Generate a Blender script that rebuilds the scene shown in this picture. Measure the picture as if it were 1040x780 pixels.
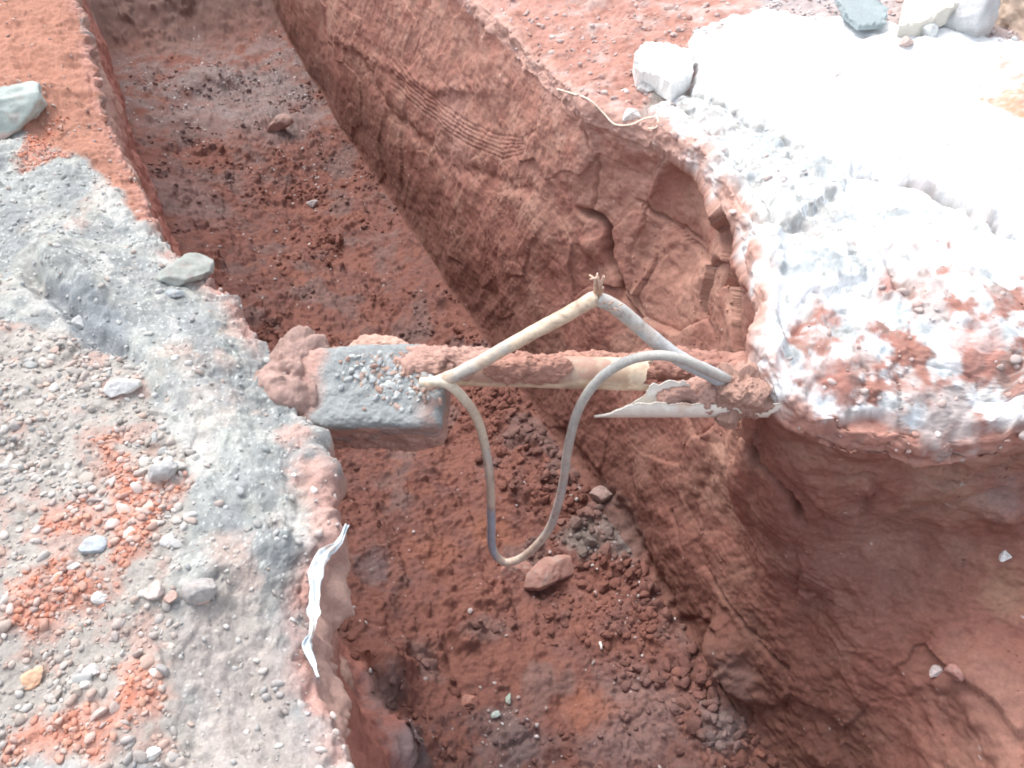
import bpy, math, random
import numpy as np
from mathutils import Vector
for o in list(bpy.data.objects): bpy.data.objects.remove(o)
random.seed(7); RNG = np.random.default_rng(7)
scn = bpy.context.scene
# ------------------------------------------------------------------ camera, world, sun, exposure
F = 865.0                      # focal length in pixels of a 1040 wide frame
CAMH = 1.5
PITCH = math.radians(45)
cam_d = bpy.data.cameras.new('camera'); cam = bpy.data.objects.new('camera', cam_d)
scn.collection.objects.link(cam); scn.camera = cam
cam.location = (0, 0, CAMH); cam.rotation_euler = (math.radians(90) - PITCH, 0, 0)
cam_d.sensor_width = 36; cam_d.lens = 36 * F / 1040; cam_d.clip_start = .02; cam_d.clip_end = 500
w = bpy.data.worlds.new('World'); scn.world = w; w.use_nodes = True
nt = w.node_tree; nt.nodes.clear()
sky = nt.nodes.new('ShaderNodeTexSky'); sky.sky_type = 'NISHITA'; sky.sun_disc = False
SUN_EL, SUN_AZ = math.radians(58), math.radians(-38)      # azimuth from +Y, clockwise positive
sky.sun_elevation = SUN_EL; sky.sun_rotation = SUN_AZ; sky.dust_density = 3.0; sky.air_density = 1.0; sky.ozone_density = .6
bg = nt.nodes.new('ShaderNodeBackground'); bg.inputs[1].default_value = .15
wo = nt.nodes.new('ShaderNodeOutputWorld')
hsv = nt.nodes.new('ShaderNodeHueSaturation'); hsv.inputs['Saturation'].default_value = .35; nt.links.new(sky.outputs[0], hsv.inputs['Color']); nt.links.new(hsv.outputs[0], bg.inputs[0]); nt.links.new(bg.outputs[0], wo.inputs[0])
sd = bpy.data.lights.new('sun', 'SUN'); sd.energy = 1.1; sd.angle = math.radians(35); sd.color = (1, .96, .91)
sun = bpy.data.objects.new('sun', sd); scn.collection.objects.link(sun)
sdir = Vector((math.sin(SUN_AZ) * math.cos(SUN_EL), math.cos(SUN_AZ) * math.cos(SUN_EL), math.sin(SUN_EL)))
sun.rotation_euler = sdir.to_track_quat('Z', 'Y').to_euler(); sun.location = (0, 0, 10)
scn.view_settings.view_transform = 'Standard'; scn.view_settings.look = 'None'
scn.view_settings.exposure = 1.2; scn.view_settings.gamma = 1; scn.view_settings.use_curve_mapping = False
scn.render.engine = 'CYCLES'; scn.cycles.max_bounces = 6; scn.cycles.diffuse_bounces = 5; scn.cycles.filter_width = 1.9

# ------------------------------------------------------------------ survey helpers
CP, SP = math.cos(PITCH), math.sin(PITCH)
def ray(u, v):
    a = (u - 520) / F; b = -(v - 390) / F
    return np.array([a, CP + b * SP, -SP + b * CP])
def at(u, v, z=0.0):
    d = ray(u, v); t = (z - CAMH) / d[2]; return np.array([0, 0, CAMH]) + d * t
def at_y(u, v, y):
    d = ray(u, v); t = y / d[1]; return np.array([0, 0, CAMH]) + d * t
def proj(P):
    x = P[..., 0]; y = P[..., 1]; z = P[..., 2] - CAMH
    dep = y * CP - z * SP; up = y * SP + z * CP
    dd = np.where(np.abs(dep) < 1e-4, 1e-4, dep)
    return 520 + F * x / dd, 390 - F * up / dd, dep
D = np.array([-.436, .9]); D = D / np.linalg.norm(D); Cx = np.array([D[1], -D[0]])
def cs(p): return float(p[0] * Cx[0] + p[1] * Cx[1]), float(p[0] * D[0] + p[1] * D[1])
# ------------------------------------------------------------------ vector noise
from concurrent.futures import ThreadPoolExecutor
TAB = np.random.default_rng(99).random(65536).astype(np.float32); POOL = ThreadPoolExecutor(4)
def hf(i, j, k, seed):
    i = i.astype(np.int32); j = j.astype(np.int32); k = k.astype(np.int32)
    with np.errstate(over='ignore'):
        h = i * np.int32(73856093) ^ j * np.int32(19349663) ^ k * np.int32(83492791) ^ np.int32((seed * 7919 + 13) & 0x7FFFFFF)
    h ^= h >> np.int32(15)
    return TAB[h & 65535]
def chunked(fn, P, n=60000):
    P = np.asarray(P)
    if len(P) <= n: return fn(P)
    r = list(POOL.map(fn, [P[i:i + n] for i in range(0, len(P), n)]))
    return tuple(np.concatenate(x) for x in zip(*r)) if isinstance(r[0], tuple) else np.concatenate(r)
def _vn(P, scale, seed):
    Q = (np.asarray(P, float) * scale + 100.37 + seed * 7.13); I = np.floor(Q); f = (Q - I).astype(np.float32); f = f * f * f * (f * (f * 6 - 15) + 10); I = I.astype(np.int32)
    i0, j0, k0 = I[:, 0], I[:, 1], I[:, 2]; fx, fy, fz_ = f[:, 0], f[:, 1], f[:, 2]
    l = lambda a, b, t: a + (b - a) * t
    e = lambda a, b: l(hf(i0, j0 + a, k0 + b, seed), hf(i0 + 1, j0 + a, k0 + b, seed), fx)
    return l(l(e(0, 0), e(1, 0), fy), l(e(0, 1), e(1, 1), fy), fz_) * 2 - 1
def vn(P, scale, seed=0): return chunked(lambda p: _vn(p, scale, seed), np.asarray(P, float))
def fbm(P, scale, octv=4, seed=0, gain=.5):
    def g(p):
        s = 0; a = 1; tot = 0
        for o in range(octv):
            s = s + a * _vn(p, scale * 2.03 ** o, seed + o * 3); tot += a; a *= gain
        return s / tot
    return chunked(g, np.asarray(P, float))
def worley(P, scale, seed=0): return chunked(lambda p: _worley(p, scale, seed), P)
def _worley(P, scale, seed=0):
    Q = P * scale + 50.3; I = np.floor(Q).astype(np.int64)
    n = len(P); f1 = np.full(n, 9.); f2 = np.full(n, 9.); hid = np.zeros(n); vec = np.zeros((n, 3))
    for a in (-1, 0, 1):
        for b in (-1, 0, 1):
            for c in (-1, 0, 1):
                i, j, k = I[:, 0] + a, I[:, 1] + b, I[:, 2] + c
                d = np.stack([Q[:, 0] - i - hf(i, j, k, seed), Q[:, 1] - j - hf(i, j, k, seed + 1), Q[:, 2] - k - hf(i, j, k, seed + 2)], 1)
                dist = np.sqrt((d * d).sum(1)); m = dist < f1
                f2 = np.where(m, f1, np.minimum(f2, dist)); f1 = np.where(m, dist, f1)
                vec[m] = d[m]; hid = np.where(m, hf(i, j, k, seed + 5), hid)
    return f1, f2, hid, vec
def sm(x, a, b): t = np.clip((x - a) / (b - a), 0, 1); return t * t * (3 - 2 * t)
def mix(c, col, m): return c + (np.array(col) - c) * np.clip(m, 0, 1)[..., None]
# ------------------------------------------------------------------ materials
def mat(name, rough=.95, bump=.3, nscale=90, dist=.004, var=.18, spec=.2, blotch=12):
    m = bpy.data.materials.new(name); m.use_nodes = True; t = m.node_tree; n = t.nodes; L = t.links
    b = n['Principled BSDF']; b.inputs['Roughness'].default_value = rough; b.inputs['Specular IOR Level'].default_value = spec
    at_ = n.new('ShaderNodeAttribute'); at_.attribute_name = 'Col'
    tc = n.new('ShaderNodeTexCoord')
    def noise(s, det=6):
        x = n.new('ShaderNodeTexNoise'); x.inputs['Scale'].default_value = s; x.inputs['Detail'].default_value = det; x.inputs['Roughness'].default_value = .65
        L.new(tc.outputs['Object'], x.inputs['Vector']); return x
    n1 = noise(nscale); n2 = noise(blotch, 4)
    mr = n.new('ShaderNodeMapRange'); mr.inputs['From Min'].default_value = .3; mr.inputs['From Max'].default_value = .7
    mr.inputs['To Min'].default_value = 1 - var; mr.inputs['To Max'].default_value = 1 + var; L.new(n1.outputs['Fac'], mr.inputs['Value'])
    mr2 = n.new('ShaderNodeMapRange'); mr2.inputs['From Min'].default_value = .3; mr2.inputs['From Max'].default_value = .7
    mr2.inputs['To Min'].default_value = 1 - var * .6; mr2.inputs['To Max'].default_value = 1 + var * .6; L.new(n2.outputs['Fac'], mr2.inputs['Value'])
    mu = n.new('ShaderNodeMath'); mu.operation = 'MULTIPLY'; L.new(mr.outputs[0], mu.inputs[0]); L.new(mr2.outputs[0], mu.inputs[1])
    vm = n.new('ShaderNodeVectorMath'); vm.operation = 'SCALE'; L.new(at_.outputs['Color'], vm.inputs[0]); L.new(mu.outputs[0], vm.inputs['Scale'])
    L.new(vm.outputs[0], b.inputs['Base Color'])
    bp = n.new('ShaderNodeBump'); bp.inputs['Strength'].default_value = bump; bp.inputs['Distance'].default_value = dist
    L.new(n1.outputs['Fac'], bp.inputs['Height']); L.new(bp.outputs[0], b.inputs['Normal'])
    return m
M_soil = mat('red_soil', .97, .55, 140, .006, .16)
M_wall = mat('cut_soil', .95, .45, 90, .005, .15)
M_bank = mat('grey_bank', .95, .6, 160, .006, .16)
M_crust = mat('lime_crust', .85, .5, 90, .006, .05)
M_stone = mat('stone', .85, .4, 130, .003, .12)
M_pipe = mat('pipe_plastic', .5, .15, 60, .002, .10, .4, 20)
M_cable = mat('cable_sheath', .55, .25, 120, .0015, .16, .35, 25)
M_film = mat('plastic_film', .3, .25, 50, .003, .05, .5)
# ------------------------------------------------------------------ object helpers
def mesh_obj(name, V, Fc, col, material, parent=None, smooth=True, quads=None):
    me = bpy.data.meshes.new(name); V = np.asarray(V, float); Fc = np.asarray(Fc, np.int64); k = Fc.shape[1]
    me.vertices.add(len(V)); me.vertices.foreach_set('co', V.ravel())
    me.loops.add(Fc.size); me.loops.foreach_set('vertex_index', Fc.ravel().astype(np.int32))
    me.polygons.add(len(Fc)); me.polygons.foreach_set('loop_start', np.arange(0, Fc.size, k, dtype=np.int32))
    me.polygons.foreach_set('use_smooth', np.full(len(Fc), smooth))
    me.update(calc_edges=True)
    col = np.asarray(col, float)
    if col.ndim == 1: col = np.tile(col, (len(V), 1))
    ca = me.color_attributes.new('Col', 'FLOAT_COLOR', 'POINT')
    ca.data.foreach_set('color', np.concatenate([np.clip(col, .01, .92), np.ones((len(V), 1))], 1).astype(np.float32).ravel())
    me.materials.append(material)
    o = bpy.data.objects.new(name, me); scn.collection.objects.link(o)
    if parent: o.parent = parent
    return o
def tag(o, label=None, cat=None, group=None, kind=None):
    if label: o['label'] = label
    if cat: o['category'] = cat
    if group: o['group'] = group
    if kind: o['kind'] = kind
    return o
# ================================================================== TERRAIN
# the trench runs along D; every section across it is a profile of control points (c, z)
def crv(keys, S, ci):
    k = sorted(keys); s = np.array([q[0] for q in k]); val = np.array([q[ci] for q in k]); return np.interp(S, s, val)
segs = [(-3, 0, 40), (0, .5, 60), (.5, 3.2, 560), (3.2, 5.5, 270), (5.5, 9, 200), (9, 40, 50)]
S = np.concatenate([np.linspace(a, b, n, endpoint=False) for a, b, n in segs] + [[40.]])
def rimpts(lst):
    out = []
    for u, v, z in lst:
        c, s = cs(at(u, v, z)); out.append((s, c, z))
    return out
LR = rimpts([(368, 790, -.04), (330, 720, -.08), (316, 660, -.08), (318, 600, -.08), (344, 545, -.09), (318, 450, -.08), (285, 360, -.05), (222, 290, -.03), (165, 240, -.02), (150, 190, 0), (112, 120, 0), (95, 60, 0), (80, 0, 0)])
LR += [(-3, -.1, 0), (.2, 0, -.02), (6, -.06, 0), (40, -.3, 0)]
RR = rimpts([(1040, 440, -.11), (960, 446, -.12), (880, 440, -.11), (820, 424, -.09), (790, 400, -.05), (760, 350, -.02), (768, 300, 0), (752, 230, 0), (712, 165, 0), (650, 130, 0), (590, 105, 0), (540, 60, -.03), (478, 0, -.03)])
RR += [(-3, 3.4, 0), (.0, 3.1, 0), (.35, 2.5, -.05), (7, 1.62, 0), (40, 1.9, 0)]
Lc, Lz = crv(LR, S, 1), crv(LR, S, 2); Rc, Rz = crv(RR, S, 1), crv(RR, S, 2)
fz = lambda ks: np.interp(S, [k[0] for k in ks], [k[1] for k in ks])
floor_r = fz([(-3, -1.5), (5.0, -1.5), (6.2, -1.42), (7.0, -1.3), (8.2, -.5), (9.5, 0), (40, 0)])
floor_m = fz([(-3, -1.6), (5.0, -1.55), (5.9, -1.4), (6.4, -1.38), (7.1, -1.35), (8.2, -.5), (9.5, 0), (40, 0)])
floor_l = fz([(-3, -1.35), (1, -1.4), (2, -1.3), (3.2, -1.12), (5, -1.15), (6.4, -1.2), (7.1, -1.3), (8.2, -.5), (9.5, 0), (40, 0)])
CTRL = []   # (c array, z array, samples to the next)
def C_(c, z, n): CTRL.append((np.broadcast_to(c, S.shape).astype(float), np.broadcast_to(z, S.shape).astype(float), n))
C_(-30, .0, 10); C_(-3, .05, 12)
C_(Lc - .75, .05, 110); C_(Lc - .3, .025, 60); C_(Lc - .1, Lz * .55, 28)
C_(Lc, Lz - .02, 14); C_(Lc - .03, Lz - .14, 60)
C_(fz([(-3, .02), (.9, .02), (1.6, .0), (2, -.05), (40, -.05)]), np.minimum(-.8, 0) + (floor_l + 1.5) * .5, 60)
C_(fz([(-3, .16), (1.2, .14), (1.8, .05), (5, .0), (40, 0)]), floor_l, 70)
C_(.45, floor_m + fz([(-3, .0), (2, .04), (3, .10), (5, .12), (6.5, .05), (40, 0)]), 90); C_(.95, floor_m - .03, 100)
basec = fz([(-3, 1.36), (.6, 1.33), (1, 1.33), (40, 1.345)])
C_(basec, floor_r, 70)
midc = fz([(-3, 1.75), (.2, 1.56), (.45, 1.62), (.7, 1.50), (1.0, 1.42), (1.4, 1.43), (2, 1.5), (3, 1.43), (40, 1.45)])
midz = fz([(-3, -.75), (.2, -.78), (.5, -.82), (.75, -.9), (1.0, -.9), (2, -.85), (6, -.8), (8, -.4), (9.5, -.0), (40, 0)])
C_((basec + midc) * .5 - .01, (floor_r + midz) * .5, 80)
C_(midc, midz, 90)
topc = np.where(S < 1.15, Rc + .05, Rc); topc = np.where((S > 1.25) & (S < 2.2), Rc + .06, topc)
q = fz([(-3, .55), (.6, .5), (1.1, .6), (40, .5)])
C_(midc + (topc - midc) * q, midz + (Rz - .2 - midz) * .55, 90)
C_(topc, Rz - .15, 30); C_(Rc + .01, Rz - .07, 22)
C_(Rc + .02, Rz, 26); C_(Rc + .15, np.where(S < 1.3, Rz * .75, np.where(S > 2.2, -.015, Rz * .3 + .02)), 70); C_(Rc + .42, np.where(S < 1.3, .0, .03), 70); C_(Rc + .8, .05, 90); C_(Rc + 2.4, .07, 30); C_(8, .1, 10); C_(40, 0, 1)
cc, zz, seg = [], [], []
for i in range(len(CTRL) - 1):
    a, b = CTRL[i], CTRL[i + 1]
    t = np.arange(a[2]) / a[2]
    cc.append(a[0][:, None] * (1 - t) + b[0][:, None] * t); zz.append(a[1][:, None] * (1 - t) + b[1][:, None] * t); seg += [i] * a[2]
cc.append(CTRL[-1][0][:, None]); zz.append(CTRL[-1][1][:, None]); seg.append(len(CTRL) - 2)
cg, zg = np.concatenate(cc, 1), np.concatenate(zz, 1); SEG = np.array(seg)
def smooth(A, k, axis, n=2):
    for _ in range(n):
        P = np.concatenate([np.repeat(np.take(A, [0], axis), k, axis), A, np.repeat(np.take(A, [-1], axis), k, axis)], axis)
        c = np.cumsum(P, axis); z0 = np.zeros_like(np.take(c, [0], axis)); c = np.concatenate([z0, c], axis)
        m = A.shape[axis]; A = (np.take(c, range(2 * k + 1, 2 * k + 1 + m), axis) - np.take(c, range(0, m), axis)) / (2 * k + 1)
    return A
inn = slice(16, -3)
for A in (cg, zg):
    A[:, :] = smooth(A, 4, 0)
    B = smooth(A, 4, 1); A[:, inn] = B[:, inn]
NS, NC = cg.shape
print('grid', NS, NC)
sg = np.repeat(S[:, None], NC, 1)
P = np.stack([cg * Cx[0] + sg * D[0], cg * Cx[1] + sg * D[1], zg], -1)
def normals(P):
    du = np.gradient(P, axis=0); dv = np.gradient(P, axis=1); N = np.cross(dv, du)
    return N / np.maximum(np.linalg.norm(N, axis=-1, keepdims=True), 1e-9)
N0 = normals(P)
class Hit:
    def __init__(s, P, N):
        s.P = P.reshape(-1, 3); s.N = N.reshape(-1, 3); s.u, s.v, s.d = proj(s.P)
        s.ok = (s.d > .2)
    def __call__(s, u, v):
        r = 3
        while True:
            m = np.where(s.ok & (abs(s.u - u) < r) & (abs(s.v - v) < r))[0]
            if len(m): break
            r *= 1.6
        dmin = s.d[m].min(); m = m[s.d[m] < dmin + .08]
        e = (s.u[m] - u) ** 2 + (s.v[m] - v) ** 2; i = m[e.argmin()]
        return s.P[i].copy(), s.N[i].copy(), s.d[i]
H0 = Hit(P, N0)
h0 = lambda u, v: H0(u, v)[0]
PF = P.reshape(-1, 3); NF = N0.reshape(-1, 3).copy(); segf = np.tile(SEG, NS); cf = cg.ravel(); sf = sg.ravel(); zf = zg.ravel()
isLB = segf <= 4; isLW = (segf >= 5) & (segf <= 7); isFl = (segf >= 8) & (segf <= 10); isRW = (segf >= 11) & (segf <= 15); isRB = segf >= 16
near = (sf > -.2) & (sf < 10) & (cf > -2) & (cf < 6)
disp = np.zeros(len(PF)); up = np.zeros(len(PF))
def seg_dist(X, pts):
    best = np.full(len(X), 9.); tt = np.zeros(len(X)); n = len(pts) - 1
    for i in range(n):
        a, b = np.asarray(pts[i]), np.asarray(pts[i + 1]); ab = b - a; L2 = max((ab * ab).sum(), 1e-9)
        t = np.clip(((X - a) @ ab) / L2, 0, 1); d = np.linalg.norm(X - a - t[:, None] * ab, axis=1)
        m = d < best; best[m] = d[m]; tt[m] = (i + t[m]) / n
    return best, tt
def sel(pts, pad):
    pts = np.asarray(pts); lo, hi = pts.min(0) - pad, pts.max(0) + pad
    return np.where(((PF > lo) & (PF < hi)).all(1))[0]
def groove(uv, width, depth, wob=.01, pts=None, arr=None):
    if pts is None:
        a_ = np.array(uv, float); L_ = np.concatenate([[0], np.cumsum(np.linalg.norm(np.diff(a_, axis=0), axis=1))]); n_ = max(2, int(L_[-1] / 7)); t_l = np.linspace(0, L_[-1], n_)
        pts = [h0(np.interp(t, L_, a_[:, 0]), np.interp(t, L_, a_[:, 1])) for t in t_l]
    I = sel(pts, width * 3 + wob * 2); X = PF[I]
    X = X + wob * np.stack([vn(X, 30, 41), vn(X, 30, 42), vn(X, 30, 43)], 1)
    d, t = seg_dist(X, pts)
    disp[I] -= depth * np.exp(-(d / width) ** 2) * np.minimum(1, np.minimum(t, 1 - t) * 8 + .15)
def blob(uv, r, amp, p=None, rough=.25):
    p = p if p is not None else h0(*uv); I = sel([p], r * 2.2); X = PF[I]; d = np.linalg.norm(X - p, axis=1) / r
    d = d * (1 + rough * vn(X, 3 / r, 5)); disp[I] += amp * np.exp(-d ** 2 * 1.3)
def polyXY(uvz, noise=.03, sc=9, seed=3, soft=.02):
    """soft mask of a plan polygon on the bank surface, ragged edges"""
    pts = np.array([at(*q)[:2] if len(q) == 3 else at(q[0], q[1], 0)[:2] for q in uvz])
    X = PF[:, :2].copy(); n1 = fbm(PF, sc, 4, seed); n2 = fbm(PF, sc, 4, seed + 20)
    X[:, 0] += noise * n1 * 2; X[:, 1] += noise * n2 * 2
    inside = np.zeros(len(X), bool); dist = np.full(len(X), 9.); n = len(pts)
    for i in range(n):
        a, b = pts[i], pts[(i + 1) % n]
        cond = ((a[1] > X[:, 1]) != (b[1] > X[:, 1])) & (X[:, 0] < (b[0] - a[0]) * (X[:, 1] - a[1]) / (b[1] - a[1] + 1e-12) + a[0]); inside ^= cond
        ab = b - a; t = np.clip(((X - a) @ ab) / max((ab @ ab), 1e-9), 0, 1); dist = np.minimum(dist, np.linalg.norm(X - a - t[:, None] * ab, axis=1))
    sd_ = np.where(inside, dist, -dist); return sm(sd_, -soft, soft)
def facets(I, scale, seed, warp=.03):
    X = PF[I]; X = X + warp * np.stack([vn(X, 1.2 * scale, 1), vn(X, 1.2 * scale, 2), vn(X, 1.2 * scale, 3)], 1)
    f1, f2, hid, vec = worley(X, scale, seed); z0 = np.zeros(len(X), np.int32); hi = (hid * 9e6).astype(np.int32)
    g = np.stack([hf(hi, z0, z0, k) - .5 for k in (1, 2, 3)], 1); return (vec * g).sum(1) + .25 * (hf(hi, z0, z0, 4) - .5), f2 - f1
# --- broad shape
A1 = fbm(PF, 2.2, 3, 11); A2 = fbm(PF, 9, 4, 12); A3 = fbm(PF, 38, 4, 13); A4 = fbm(PF, 110, 2, 14)
amp1 = np.where(isFl, .05, np.where(isRW, .035, np.where(isLB, .02, np.where(isRB, .02, .05))))
amp2 = np.where(isFl, .022, np.where(isRW, .013, np.where(isLB, .016, np.where(isRB, .016, .03))))
amp3 = np.where(isFl, .010, np.where(isRW, .0045, np.where(isLB, .006, np.where(isRB, .0055, .008))))
amp4 = np.where(isFl, .0028, np.where(isRW, .0014, .002))
am = smooth(smooth(np.stack([a.reshape(NS, NC) for a in (amp1, amp2, amp3, amp4)], -1), 8, 1), 2, 1).reshape(-1, 4)
am = am * (1 - .6 * sm(sf, 6.6, 7.3) * (zf < -.05))[:, None]
disp += am[:, 0] * A1 + am[:, 1] * A2 + am[:, 2] * A3 + am[:, 3] * A4
# ragged rims
rimL = np.exp(-((cf - np.repeat(Lc, NC)) / .06) ** 2) * sm(zf, -.14, -.05); rimR = np.exp(-((cf - np.repeat(Rc, NC)) / .06) ** 2) * sm(zf, -.14, -.05)
disp += (rimL + rimR) * (.022 * fbm(PF, 13, 4, 71))
rim = np.maximum(rimL, rimR); I = np.where((rim > .05) & near)[0]
rim = rim * np.where(isRB | isRW, np.where(sf < 1.3, .35, .2), 1)
for sc_, a_ in ((11, .038), (26, .014), (60, .006)):
    fc, cr_ = facets(I, sc_, int(sc_), .25 / sc_); disp[I] += rim[I] * (a_ * fc - a_ * .12 * np.exp(-(cr_ / .06) ** 2))
I = np.where((isLB | isRB) & near)[0]
for sc_, a_ in ((7, .022), (19, .009)):
    fc, cr_ = facets(I, sc_, int(sc_) + 2, .25 / sc_); disp[I] += sm(fbm(PF[I], 4, 3, 72), -.3, .4) * a_ * fc
# streaky scraped cut wall: noise stretched along a slanting direction
I = np.where(isRW & near)[0]; X = PF[I]
w_ = np.stack([cf[I] * 6, sf[I] * 14 + zf[I] * 7, zf[I] * 2.5], 1)
disp[I] += (.006 * fbm(w_, 1, 4, 31) + .003 * fbm(w_, 3, 3, 33) + .010 * fbm(X, 6, 5, 34, .5)) * (.4 + .6 * sm(fbm(X, 2.5, 3, 35), -.3, .3)) * (1 - .8 * np.exp(-(((sf[I] - 1.72) / .45) ** 2)) * sm(zf[I], -1.1, -.5))
# blocky broken faces
f1, f2, hid, vec = worley(X + .04 * np.stack([vn(X, 6, 1), vn(X, 6, 2), vn(X, 6, 3)], 1), 3.3, 9)
gr = np.stack([hf((hid * 9e6).astype(np.int64), np.zeros(len(X), np.int64), np.zeros(len(X), np.int64), k) - .5 for k in (1, 2, 3)], 1)
facet = (vec * gr).sum(1)
cav = np.exp(-(((sf[I] - 1.72) / .45) ** 2)) * sm(zf[I], -1.1, -.5); fore = sm(-sf[I], -1.35, -.9)
disp[I] += facet * (.15 * cav + .022 * fore + .02) - .012 * np.exp(-((f2 - f1) / .05) ** 2) * (cav + .1 * fore)
disp[I] += fore * (.022 * fbm(X, 7, 6, 36, .58) + .010 * (1 - 2 * np.abs(fbm(X, 9, 5, 37, .6))))
# clods on the floor
I = np.where(isFl & near)[0]; X = PF[I]
edge = sm(cf[I], .0, .15) * (1 - sm(cf[I], 1.25, 1.34))
for sc_, a_, sd2, th in ((7, .05, 3, .75), (15, .026, 4, .66), (34, .012, 6, .5)):
    f1, f2, hid, vec = worley(X + (.35 / sc_) * np.stack([vn(X, 1.7 * sc_, 1), vn(X, 1.7 * sc_, 2), vn(X, 1.7 * sc_, 3)], 1), sc_, sd2)
    r = .25 + .45 * ((hid * 7.3) % 1); patch = sm(fbm(X, 2.5, 3, sd2 + 60), -.35, .35) * .8 + .2
    disp[I] += a_ * np.where(hid > th, np.maximum(0, 1 - (f1 / r) ** 2) ** .6 * (.75 + .5 * A3[I]), 0) * edge * patch
disp[I] += .016 * (1 - 2 * np.abs(fbm(PF[I], 7, 5, 66, .6))) * edge
# left bank: gravelly lumps
I = np.where((isLB | isRB) & near)[0]; X = PF[I]
f1, f2, hid, vec = worley(X, 40, 8); disp[I] += .0045 * sm(fbm(X, 5, 3, 73), -.2, .4) * np.where(hid > .45, np.sqrt(np.maximum(0, 1 - (f1 / .55) ** 2)), 0) * np.where(isLB[I], 1, .45)
# --- features
# machine track print along the foot of the right wall
pt = [h0(*q) for q in ((500, 410), (560, 480), (620, 560), (680, 625))]
I = sel(pt, .25); I = I[isFl[I] | isRW[I]]; d, t = seg_dist(PF[I], pt)
disp[I] += np.exp(-(d / .09) ** 2) * (.028 + .02 * np.sin(t * 95 + 3 * vn(PF[I], 8, 3)) * (.6 + .6 * vn(PF[I], 12, 4)))
pt = [h0(*q) for q in ((430, 400), (490, 520), (560, 600))]
for off in ((0, 0), (35, -8), (-40, 10)):
    groove(None, .02, .016, .02, pts=[h0(q[0] + off[0], q[1] + off[1]) for q in ((400, 470), (450, 540), (520, 620))])
# bucket tooth arcs
for k in range(6):
    o_ = k * 5.2
    groove([(395 - o_ * .3, 52 + o_), (425, 85 + o_), (465 + o_ * .2, 118 + o_), (505 + o_ * .2, 138 + o_ * .9), (535, 140 + o_ * .6), (551 - o_ * .5, 128 + o_ * .3)], .0055, .0045, .003)
groove([(360, 50), (400, 120), (460, 170), (560, 200)], .035, .015, .02)
groove([(330, 30), (380, 60), (440, 90), (500, 90)], .03, -.012, .02)
# cracks in the wall
groove([(583, 214), (604, 222), (614, 232), (616, 262), (628, 285), (632, 300)], .014, .10, .006)
groove([(640, 205), (680, 228), (700, 240), (720, 262)], .008, .03, .01)
groove([(590, 130), (604, 170), (600, 215)], .008, .02, .01)
groove([(632, 300), (650, 325), (662, 350)], .008, .03, .006)
groove([(738, 424), (744, 436), (752, 450), (766, 470), (790, 488), (808, 512), (816, 530)], .012, .085, .006)
groove([(768, 436), (764, 452), (768, 470)], .006, .02, .006)
groove([(680, 518), (690, 545), (696, 560)], .007, .03, .006)
groove([(715, 575), (740, 610), (760, 640), (810, 690)], .009, .028, .012)
groove([(735, 515), (760, 545), (800, 590), (850, 615)], .008, .018, .012)
groove([(840, 480), (885, 480), (890, 500), (870, 530)], .012, .02, .01)
groove([(560, 430), (640, 540), (700, 640)], .05, .03, .02)
groove([(720, 470), (700, 520), (720, 590)], .03, .015, .02)
# boulders of earth standing out of the wall and floor
blob((740, 655), .085, .10); blob((760, 690), .08, .09); blob((728, 690), .05, .06); blob((735, 735), .10, .05)
blob((385, 690), .11, .12); blob((400, 760), .12, .10); blob((550, 590), .07, .03); blob((300, 125), .08, .05); blob((215, 85), .2, .08)
blob((700, 260), .09, -.04); blob((660, 170), .07, -.02); blob((900, 560), .18, -.05); blob((990, 690), .13, .05); blob((1020, 520), .06, .05)
blob((870, 640), .1, .03); blob((600, 250), .07, .03); blob((340, 560), .05, .02); blob((590, 560), .1, .03)
for u, v, z, r, a in ((322, 600, -.16, .07, .07), (335, 650, -.2, .08, .075), (338, 700, -.2, .07, .07), (345, 740, -.2, .07, .06), (332, 500, -.14, .08, .06), (318, 460, -.12, .07, .05)): blob(None, r, a, p=at(u, v, z))
I = np.where(isLB & near)[0]; w_ = np.stack([cf[I] * 16, sf[I] * 5, zf[I] * 5], 1); disp[I] += .012 * fbm(w_, 1, 5, 81, .6)
# left bank: scarp of the upper grey layer, hummocks
scp = polyXY([(0, 225), (40, 268), (70, 300), (100, 322), (132, 342), (138, 372), (180, 400), (230, 470), (262, 560), (290, 780), (700, 780), (500, 0), (0, 0)], .03, 8, 5, .03)
up += np.where(isLB, scp * .028, 0) * np.exp(-((sf - 1.6) / 1.6) ** 2)
blob((60, 365), .05, -.02)
for u, v, r, a in ((100, 300, .07, .04), (60, 275, .06, .03), (10, 110, .16, .10), (30, 60, .2, .04), (200, 275, .05, .02), (110, 205, .1, .02), (220, 590, .07, .03), (190, 650, .05, .02), (60, 255, .08, .02), (265, 440, .06, -.02), (240, 320, .05, .02), (255, 700, .06, -.02), (180, 480, .05, .015)): blob((u, v), r, a)
groove([(20, 268), (55, 300), (90, 335), (128, 362)], .022, .05, .01); blob((85, 350), .05, -.03); groove([(205, 600), (225, 585), (240, 610)], .01, .015, .005)
groove([(280, 420), (300, 520), (305, 600), (335, 700)], .02, .006, .02)
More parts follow.
